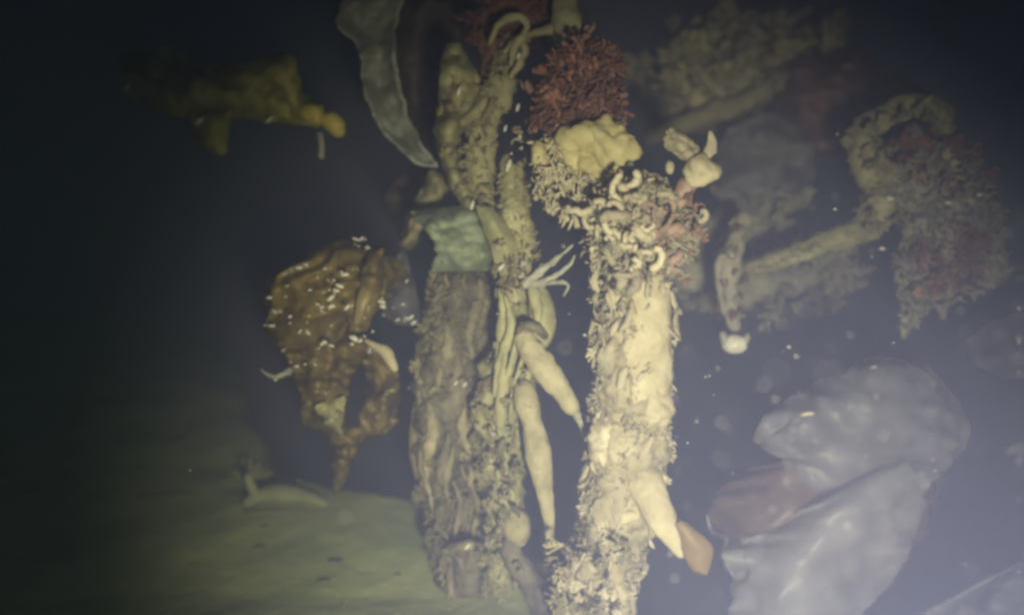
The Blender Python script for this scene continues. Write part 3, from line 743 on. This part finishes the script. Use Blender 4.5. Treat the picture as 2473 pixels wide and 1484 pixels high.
# ------------------------------------------------------------------ J: crumpled amber kelp, its wet glints modelled as white beads
def amber():
    d = 1.18
    th = thing('amber_kelp', P(820, 1190, d), 'crumpled amber kelp bag dotted with wet glints modelled as white beads', 'kelp')
    S, F_ = sphere(64, 44)
    V = []
    for p in S:
        q = np.array([p[0] * 142, p[2] * 128])
        ang = math.atan2(p[2], p[0])
        k = 1 + .06 * math.sin(3 * ang + 1) + .05 * math.sin(5 * ang) + .12 * mnoise.noise(Vector(p * 1.7)) + .05 * mnoise.noise(Vector(p * 5.3))
        fold = .035 * abs(mnoise.noise(Vector((p[0] * 2.2 + 4, p[1] * 1.2, p[2] * 2.6)))) * 2
        V.append(P(800 + q[0] * k * 1.16 + q[1] * .34, 712 - q[1] * k - q[0] * .12, d + (p[1] * .075 * k) + fold))
    bag = part('bag', V, F_, M['amber'], th, 'puffed amber bag')
    part('rib', *tube([(893, 640, d - .055), (886, 690, d - .07), (872, 740, d - .075), (858, 784, d - .07)], [6, 15, 17, 6], 40, 16, rough=.35, freq=24, flat=.5), M['amber_bright'], bag, 'bright amber fold')
    part('inner_fold', *strip([(890, 610), (872, 670), (848, 740), (840, 800)], [(922, 600), (925, 660), (908, 740), (880, 800)], d - .055, 40, 14, bulge=.02, wav=.025, edge=7, thick=.003), M['amber'], bag)
    part('side_flap', *strip([(925, 640), (920, 700), (930, 760), (960, 785)], [(975, 600), (1000, 680), (1015, 750), (1010, 785)], d + .02, 30, 14, bulge=.02, wav=.03, edge=5, thick=.003), M['clear_grey'], th, 'grey flap joining the dark stalk')
    sk = part('skirt', *strip([(690, 820), (700, 890), (725, 960), (728, 1020), (760, 1030)], [(880, 810), (880, 860), (850, 905), (835, 970), (832, 1045)], d - .01, 60, 24, bulge=.04, wav=.05, wfreq=14, edge=8, ruff=.012, thick=.003), M['amber'], th)
    part('skirt', *strip([(840, 830), (880, 885), (878, 950), (868, 1000), (874, 1052)], [(900, 820), (958, 890), (964, 960), (956, 1020), (926, 1050)], d + .01, 60, 18, bulge=.03, wav=.05, wfreq=14, edge=10, ruff=.01, thick=.003), M['amber'], th, 'ragged scrap hanging on the right')
    part('skirt', *strip([(740, 1015), (785, 1050), (800, 1110), (806, 1190)], [(905, 1035), (880, 1065), (850, 1115), (816, 1192)], d + .02, 50, 18, bulge=.03, wav=.05, wfreq=14, edge=8, thick=.003), M['amber'], th, 'lowest scrap tapering to a point')
    part('yellow_patch', *strip([(765, 975), (770, 1000), (790, 1020), (815, 1045)], [(830, 955), (832, 985), (828, 1015), (832, 1048)], d - .055, 26, 14, bulge=.015, wav=.03, wfreq=20, edge=11, efreq=.05, thick=.003), M['lime'], sk, 'pale yellow patch on the skirt')
    part('pale_finger', *tube([(880, 820, d - .06), (912, 838, d - .07), (932, 850, d - .075), (948, 880, d - .075), (956, 896, d - .07)], [5, 6, 15, 14, 8], 36, 14, rough=.1, freq=40), M['cream'], th, 'small cream finger')
    part('edge_wisp', *tube([(705, 890, d - .02), (675, 908, d - .03), (650, 906, d - .03), (628, 890, d - .03)], [9, 8, 5, 2], 24, 10, rough=.4, freq=50), M['white_claw'], th)
    spots = [(858, 577), (866, 594), (856, 590), (881, 578), (890, 600), (702, 648), (692, 690), (722, 646), (792, 676), (806, 676), (824, 656), (852, 652), (795, 700), (812, 701), (798, 720), (799, 740), (838, 742), (776, 742), (662, 752), (676, 752), (700, 764), (700, 780), (650, 716), (690, 716), (656, 786), (724, 800), (742, 778),
             (880, 812), (900, 800), (870, 822), (800, 834), (780, 828), (770, 840), (704, 870), (736, 868), (716, 884), (760, 890), (700, 906), (664, 912), (892, 850), (922, 720), (924, 740), (926, 760), (960, 772), (980, 768), (992, 766), (1002, 776), (975, 776), (950, 742), (982, 678), (740, 640), (820, 690), (748, 700), (678, 830), (690, 842), (850, 830), (856, 815)]
    for (x, y) in spots:
        for _ in range(random.choice([1, 1, 2])):
            xx, yy = x + random.gauss(0, 6) * (_ > 0), y + random.gauss(0, 6) * (_ > 0)
            e = ((xx - 785) / 150) ** 2 + ((yy - 722) / 135) ** 2
            dd = d - .085 * math.sqrt(max(0.0, 1 - e)) - .022 if xx < 925 else d - .005
            s = random.choice([random.uniform(1.6, 3.4), random.uniform(3, 6)]) * K * d
            inst('bead_glint', BEAD_GLINT, th, P(xx, yy, dd), aim((1, 0, random.gauss(0, .6))), (s * .8, s * .8, s * random.uniform(.9, 2.2)))  # small white balls, stretched, stand in for glints on the wet bag
amber()

# ------------------------------------------------------------------ right hand side, further back
def bush(name, loc, label, cat, stems, mt, leaf, poly, n, size, d, jd, leafname, dirb, seed):
    th = thing(name, loc, label, cat)
    for i, (pts, rad) in enumerate(stems):
        part('branch', *tube(pts, rad, 50, 16, rough=.3, freq=18, fine=.15, ffreq=50, seed=seed + i), mt, th)
    for (x, y) in in_poly(poly, n, seed):
        inst(leafname, random.choice(leaf), th, P(x, y, d + random.uniform(-jd, jd)), aim(rdir(*dirb)), random.uniform(*size) * K * d)
    return th

d = 1.7
bush('olive_bush', P(1560, 300, d), 'blurred olive kelp bush behind the red weed', 'kelp',
     [([(1540, 300, d), (1660, 235, d), (1800, 170, d), (1930, 110, d), (2050, 95, d)], [34, 36, 32, 26, 12]), ([(1660, 250, d - .05), (1730, 225, d - .05), (1810, 190, d - .03)], [30, 36, 24]),
      ([(1580, 260, d), (1610, 170, d), (1660, 80, d), (1690, 40, d)], [22, 22, 18, 10]), ([(1700, 210, d), (1740, 120, d), (1780, 60, d)], [22, 18, 10]), ([(1560, 330, d - .1), (1680, 290, d - .1), (1800, 245, d - .08), (1920, 170, d - .05), (2030, 120, d)], [20, 28, 30, 24, 12]), ([(1800, 170, d), (1900, 60, d), (1960, 20, d)], [22, 18, 10])],
     M['far_olive'], FOLIVE, [(1545, 130), (1640, 60), (1780, 40), (1900, 110), (2060, 95), (1900, 180), (1780, 250), (1660, 285), (1560, 300), (1540, 200)], 90, (50, 110), d, .09, 'olive_frond', (0.2, -.4, .1), 31)
d = 1.8
th = thing('dark_kelp', P(2060, 330, d), 'dim red brown kelp blade at the upper right', 'kelp blade')
part('blade', *strip([(1860, 120), (1870, 210), (1860, 300), (1900, 370)], [(2060, 110), (2170, 180), (2250, 260), (2120, 370)], d - .2, 40, 24, bulge=.08, wav=.12, edge=14, thick=.005), M['dark_red'], th)
part('tip', *tube([(1975, 110, d - .1), (2010, 95, d - .1), (2060, 125, d - .1)], [10, 18, 6], 24, 12, flat=.5), M['far_olive'], th)

d = 1.62
th = thing('blue_grey_kelp', P(1900, 480, d), 'faint broad grey kelp blade right of the cream bud', 'kelp blade')
part('blade', *strip([(1760, 310), (1722, 390), (1730, 460), (1760, 540)], [(1850, 268), (1936, 315), (1968, 420), (1900, 510)], d - .12, 40, 24, bulge=.05, wav=.04, edge=12, thick=.004), M['clear_pale'], th)

d = 1.5
bush('grey_bush', P(1760, 760, d), 'hazy grey green weed right of the bright stalk', 'seaweed',
     [([(1640, 700, d - .05), (1680, 620, d - .05), (1730, 560, d - .05), (1780, 470, d)], [44, 48, 40, 18]), ([(1740, 700, d), (1800, 560, d), (1880, 500, d), (1960, 460, d)], [26, 30, 34, 22]), ([(1700, 740, d), (1820, 690, d), (1930, 670, d), (2040, 640, d)], [40, 46, 44, 20])],
     M['far_grey'], FGREY, [(1640, 560), (1740, 470), (1880, 480), (1990, 440), (1960, 500), (1850, 590), (1900, 640), (2080, 590), (2060, 700), (1960, 760), (1800, 790), (1650, 740)], 130, (34, 66), d, .08, 'grey_frond', (0, -.4, .1), 37)

# hooked stalk with red weed
def hook():
    d = 1.24
    th = thing('hooked_stalk', P(1800, 655, d), 'hooked olive stalk carrying red and grey weed on the right', 'kelp stalk')
    part('stem', *tube([(1800, 655, d + .03), (1900, 620, d + .02), (2020, 575, d), (2105, 545, d), (2128, 480, d), (2098, 390, d), (2082, 325, d), (2140, 280, d), (2210, 255, d), (2268, 262, d), (2285, 330, d)], [18, 22, 26, 34, 34, 34, 36, 38, 38, 32, 18], 120, 22, rough=.28, freq=24, fine=.2, ffreq=70), M['olive'], th)
    hp = [(1800, 655, d + .03), (1900, 620, d + .02), (2020, 575, d), (2105, 545, d), (2128, 480, d), (2098, 390, d), (2082, 325, d), (2140, 280, d), (2210, 255, d), (2268, 262, d), (2285, 330, d)]
    part('fine_crust', *fuzz_mass(stalk_pts(hp, [18, 22, 26, 34, 34, 34, 36, 38, 38, 32, 18], 900), (10 * K, 26 * K)), M['fuzz_olive'], th, None, 'stuff')
    tp = [(P(x, y, d - .02 + random.uniform(-.03, .03)), np.array([0, -.8, -.2])) for (x, y) in in_poly([(2150, 380), (2300, 330), (2350, 370), (2410, 500), (2425, 650), (2370, 700), (2250, 740), (2185, 800), (2165, 700), (2175, 560)], 900, 49)]
    part('fine_growth', *fuzz_mass(tp, (14 * K, 34 * K)), M['far_grey'], th, None, 'stuff')
    part('thorn_branch', *tube([(2200, 270, d - .02), (2235, 245, d - .03), (2252, 228, d - .03)], [14, 10, 4], 16, 10, rough=.2, freq=40), M['olive'], th)
    ms = FOLIVE + FGREY[:2]
    for (x, y) in in_poly([(2050, 300), (2240, 235), (2295, 320), (2200, 330), (2150, 380), (2150, 540), (2100, 570), (2060, 540), (2095, 460), (2060, 380)], 30, 41):
        inst('olive_frond', random.choice(ms), th, P(x, y, d - .03 + random.uniform(-.03, .03)), aim(rdir(0, -.5, 0)), random.uniform(20, 44) * K * d)
    for (x, y) in in_poly([(2180, 340), (2290, 330), (2350, 370), (2360, 440), (2200, 460), (2140, 440)], 50, 43):
        inst('dark_red_frond', random.choice(FDARK + FROSE[:1]), th, P(x, y, d + random.uniform(-.03, .04)), aim(rdir(0, -.5, 0)), random.uniform(30, 60) * K * d)
    for (x, y) in in_poly([(2150, 450), (2360, 370), (2410, 500), (2430, 650), (2380, 690), (2260, 740), (2180, 790), (2165, 700), (2170, 560)], 70, 45):
        inst('grey_frond', random.choice(FGREY + FOLIVE[:2]), th, P(x, y, d + random.uniform(-.01, .05)), aim(rdir(.1, -.5, 0)), random.uniform(26, 52) * K * d)
    for (x, y) in in_poly([(2210, 560), (2360, 540), (2390, 620), (2340, 690), (2230, 700), (2200, 640)], 60, 47):
        inst('dark_red_frond', random.choice(FDARK + FDARK + FROSE[:2]), th, P(x, y, d - .04 + random.uniform(-.02, .02)), aim(rdir(.1, -.5, 0)), random.uniform(26, 50) * K * d)
    part('core', *tube([(2240, 340, d + .05), (2280, 440, d + .06), (2290, 560, d + .06), (2270, 660, d + .05), (2200, 740, d + .03), (2180, 815, d)], [60, 90, 100, 80, 30, 6], 60, 28, rough=.2, freq=14), M['far_grey'], th)
    for i, (x, y, rx, ry, mt) in enumerate(((2210, 360, 60, 50, 'dark_red'), (2300, 400, 56, 50, 'far_olive'), (2200, 480, 60, 56, 'far_grey'), (2320, 520, 70, 70, 'far_grey'), (2280, 610, 80, 64, 'dark_red'), (2385, 610, 42, 70, 'far_olive'), (2210, 660, 44, 70, 'far_grey'), (2250, 420, 44, 36, 'dark_red'), (2230, 560, 40, 40, 'far_olive'))):
        part('growth', *lump(x, y, d + .015 - .006 * (i % 3), rx, ry, 34, .45, 17, i * 2.1), M[mt], th)
    part('tail', *tube([(2195, 720, d), (2184, 770, d - .01), (2180, 820, d - .01)], [18, 16, 5], 24, 12, rough=.2, freq=40), M['olive'], th)
    for (x, y) in ((2366, 470), (2150, 480), (2130, 600), (2290, 490)):
        inst('bead_glint', BEAD_GLINT, th, P(x, y, d - .06), aim((1, 0, 0), 0), (4 * K * d, 4 * K * d, 8 * K * d))
hook()

def droplet():
    d = 1.22
    th = thing('drooping_stem', P(1775, 850, d), 'thin drooping stem ending in a shiny white blob', 'stalk')
    part('stem', *tube([(1800, 520, d + .05), (1775, 590, d + .02), (1762, 660, d), (1765, 740, d), (1778, 800, d)], [22, 20, 24, 20, 14], 70, 18, rough=.3, freq=24, fine=.2, ffreq=70), M['far_grey'], th)
    part('branch', *tube([(1770, 640, d), (1740, 620, d), (1735, 680, d), (1748, 760, d)], [8, 10, 10, 5], 40, 12, rough=.3, freq=40), M['far_grey'], th)
    part('blob', *lump(1774, 832, d - .01, 30, 22, 22, .22, 40, 2), M['bead_glint'], th, 'shiny white blob')
    part('cup', *tube([(1742, 800, d - .01), (1755, 826, d - .01), (1790, 830, d - .01), (1808, 806, d - .01)], [8, 13, 13, 7], 24, 12), M['white_claw'], th)
    for k in range(26):
        inst('frond', random.choice(FGREY + FDARK), th, P(1765 + random.gauss(0, 16), random.uniform(530, 790), d + random.uniform(-.03, .03)), aim(rdir(0, -.4, 0)), random.uniform(20, 40) * K * d)
droplet()

# ------------------------------------------------------------------ L: the big translucent blade in the lower right
def big_blade():
    d = 0.93
    th = thing('broad_kelp', P(1850, 1560, d), 'large ruffled grey kelp blade at the lower right', 'kelp blade')
    part('upper_lobe', *strip([(2120, 862), (2010, 905), (1900, 965), (1822, 1048), (1855, 1090), (1890, 1112), (1905, 1160), (1960, 1215)],
                              [(2160, 866), (2235, 900), (2290, 970), (2310, 1050), (2300, 1110), (2270, 1150), (2230, 1190), (2120, 1240)], d, 90, 40, bulge=.05, wav=.03, wfreq=4, edge=26, efreq=.026, ruff=.010, thick=.002), M['clear_grey'], th, 'upper grey lobe')
    part('brown_lobe', *strip([(1880, 1110), (1820, 1130), (1752, 1172), (1735, 1215), (1705, 1240), (1716, 1280), (1750, 1290), (1775, 1330)],
                              [(1960, 1080), (2120, 1090), (2230, 1110), (2262, 1180), (2245, 1260), (2210, 1320), (2140, 1380), (2000, 1420)], d + .03, 80, 34, bulge=.05, wav=.025, wfreq=4, edge=26, efreq=.026, ruff=.010, thick=.002, seed=4), M['clear_brown'], th, 'brown lobe in the middle')
    part('lower_lobe', *strip([(2010, 1180), (1900, 1250), (1810, 1300), (1742, 1335), (1765, 1380), (1760, 1430), (1790, 1500), (1840, 1580)],
                              [(2150, 1110), (2230, 1120), (2236, 1210), (2210, 1290), (2180, 1360), (2130, 1430), (2060, 1500), (2000, 1580)], d - .03, 80, 36, bulge=.045, wav=.022, wfreq=4, edge=26, efreq=.026, ruff=.010, thick=.002, seed=8), M['clear_pale'], th, 'pale lower lobe')
    part('back_lobe', *strip([(2180, 870), (2230, 960), (2240, 1060), (2220, 1180)], [(2240, 880), (2320, 980), (2340, 1060), (2270, 1150)], d + .06, 40, 14, bulge=.02, wav=.03, edge=6, thick=.003, seed=12), M['clear_grey'], th)
    part('edge_roll', *tube([(1706, 1240, d + .04), (1718, 1280, d + .035), (1752, 1300, d), (1748, 1340, d - .02), (1770, 1390, d - .03)], [4, 5, 6, 6, 3], 40, 12, rough=.3, freq=30, seed=3), M['clear_pale'], th)
    for (x, y, sx, sz, dd) in ((1950, 999, 15, 7, -.075), (2110, 886, 8, 5, -.04), (1785, 1212, 8, 4, .005), (2258, 1136, 5, 4, -.02)):
        inst('glint_flake', FLAKE[0], th, P(x, y, d + dd), Quaternion((0, 1, 0), 1.45), (sz * K * d, 4 * K * d, sx * K * d))  # pale flakes put in as the blade's bright highlights
big_blade()
th = thing('corner_kelp', P(2400, 1560, .9), 'grey blade cut off by the bottom right corner', 'kelp blade')
part('blade', *strip([(2480, 1350), (2380, 1400), (2280, 1450), (2180, 1500)], [(2560, 1450), (2500, 1500), (2420, 1560), (2300, 1620)], .9, 40, 20, bulge=.03, wav=.03, edge=6, thick=.003), M['clear_grey'], th)
part('edge_roll', *tube([(2300, 1445, .885), (2360, 1412, .885), (2450, 1366, .885)], [2, 4, 2], 30, 10, rough=.4, freq=40), M['clear_pale'], th)
th = thing('hazy_kelp', P(2480, 860, 1.3), 'hazy grey blade at the right picture edge', 'kelp blade')
part('blade', *strip([(2480, 745), (2380, 785), (2330, 830), (2345, 880)], [(2580, 780), (2560, 850), (2500, 900), (2420, 915)], 1.3, 36, 18, bulge=.03, wav=.04, edge=6, thick=.003), M['clear_grey'], th)

# ------------------------------------------------------------------ small things on the ledge
def on_bed(x, y):
    """where the line of sight meets the ledge"""
    d = 0.8
    while d < 3 and P(x, y, d)[2] > seabed_z(*P(x, y, d)[:2]): d += 0.004
    return P(x, y, d)

p = on_bed(690, 1228); d = p[1]
th = thing('fallen_branch', p, 'pale crooked slab lying on the silt with undercut shade modelled below', 'debris')
part('slab', *tube([(585, 1222, d), (625, 1196, d + .01), (680, 1192, d + .03), (740, 1198, d + .03), (800, 1222, d + .02)], [14, 20, 24, 20, 8], 60, 18, rough=.25, freq=14, flat=1.5), M['stone'], th)
part('stub', *tube([(620, 1200, d), (605, 1170, d), (596, 1142, d)], [13, 12, 8], 22, 12, rough=.25, freq=30), M['stone'], th)
part('undercut_shade', *tube([(590, 1238, d - .02), (640, 1234, d - .01), (720, 1238, d - .01), (805, 1240, d - .01)], [5, 7, 8, 4], 30, 10, rough=.3, freq=30), M['dark_stone'], th)  # dark strip that puts the slab's undercut shadow into the colour
p = on_bed(430, 1196); d = p[1]
th = thing('dark_streak', p, 'thin dark streak lying along the silt on the left', 'dark_streak')
part('dark_streak', *tube([(330, 1196, d), (390, 1194, d), (440, 1190, d), (490, 1190, d)], [4, 6, 6, 3], 30, 10, rough=.3, freq=30), M['dark_stone'], th)  # thin dark tube laid along the silt
for (x, y, s, lab) in ((810, 1352, 13, 'largest dark pebble, out on the bare silt'), (640, 1270, 9, 'dark pebble just below the crooked slab'), (780, 1400, 12, 'dark pebble closest to the bottom edge of picture'), (960, 1385, 9, 'small dark pebble nearest the foot of the broad bark stalk'), (628, 1320, 12, 'dark pebble furthest left on the silt')):
    p = on_bed(x, y); dd = p[1]
    S, F_ = sphere(16, 10)
    V = [p + np.array([q[0] * 1.5, q[1] * 1.2, q[2] * .5]) * s * K * dd * (1 + .3 * fbm(q * 1.5 + x, 2)) for q in S]
    o = bpy.data.objects.new('pebble', mesh_of('pebble', V - p, F_, M['dark_stone'])); C.objects.link(o); o.location = p
    tag(o, lab, 'pebble', 'dark pebbles on the silt')

# sprouts on the ledge behind the slab
p = on_bed(600, 1160); d = p[1]
th = thing('sprout', p, 'little dark green sprout behind the crooked slab', 'seaweed')
for i in range(9):
    a = random.uniform(-40, 60); h = random.uniform(20, 70)
    part('frond', *tube([(600 + a * .4, 1165, d + random.uniform(-.02, .03)), (600 + a * .8, 1165 - h * .6, d), (600 + a * 1.2, 1165 - h, d)], [5, 6, 3], 14, 8, flat=.4), M['stone'], th)

# drifting flecks in the water, too small to count
V = []; F = []
S, SF = sphere(6, 4)
for k in range(650):
    dd = random.choice([random.uniform(.34, .7), random.uniform(.5, 1.5)]); c = P(min(2460, random.gauss(1750, 520)), random.gauss(850, 420), dd); s = random.choice([random.uniform(.5, 1.3), random.uniform(.8, 3.2)]) * K * dd
    o_ = len(V); st = random.uniform(.7, 1.8)
    V += [c + q * s * np.array([st, 1, 1]) for q in S]; F += [tuple(i + o_ for i in f) for f in SF]
o = bpy.data.objects.new('marine_snow', mesh_of('marine_snow', V, F, M['snow'])); C.objects.link(o)
tag(o, 'pale flecks drifting in the water', None, kind='stuff')

# broken shell and grit lying on the silt
V = []; F = []
for k in range(420):
    y = random.uniform(1.0, 1.75); x = random.uniform(-.75, .02)
    z = seabed_z(x, y)
    if z < -.45: continue
    s_ = random.choice([random.uniform(.0008, .002), random.uniform(.0012, .0032)]); o_ = len(V); st = random.uniform(.7, 1.8)
    V += [np.array([x, y, z]) + q * s_ * np.array([st, 1, .6]) for q in S]; F += [tuple(i + o_ for i in f) for f in SF]
o = bpy.data.objects.new('grit', mesh_of('grit', V, F, M['stone'])); C.objects.link(o)
tag(o, 'grit and shell bits scattered on the silt', None, kind='stuff')
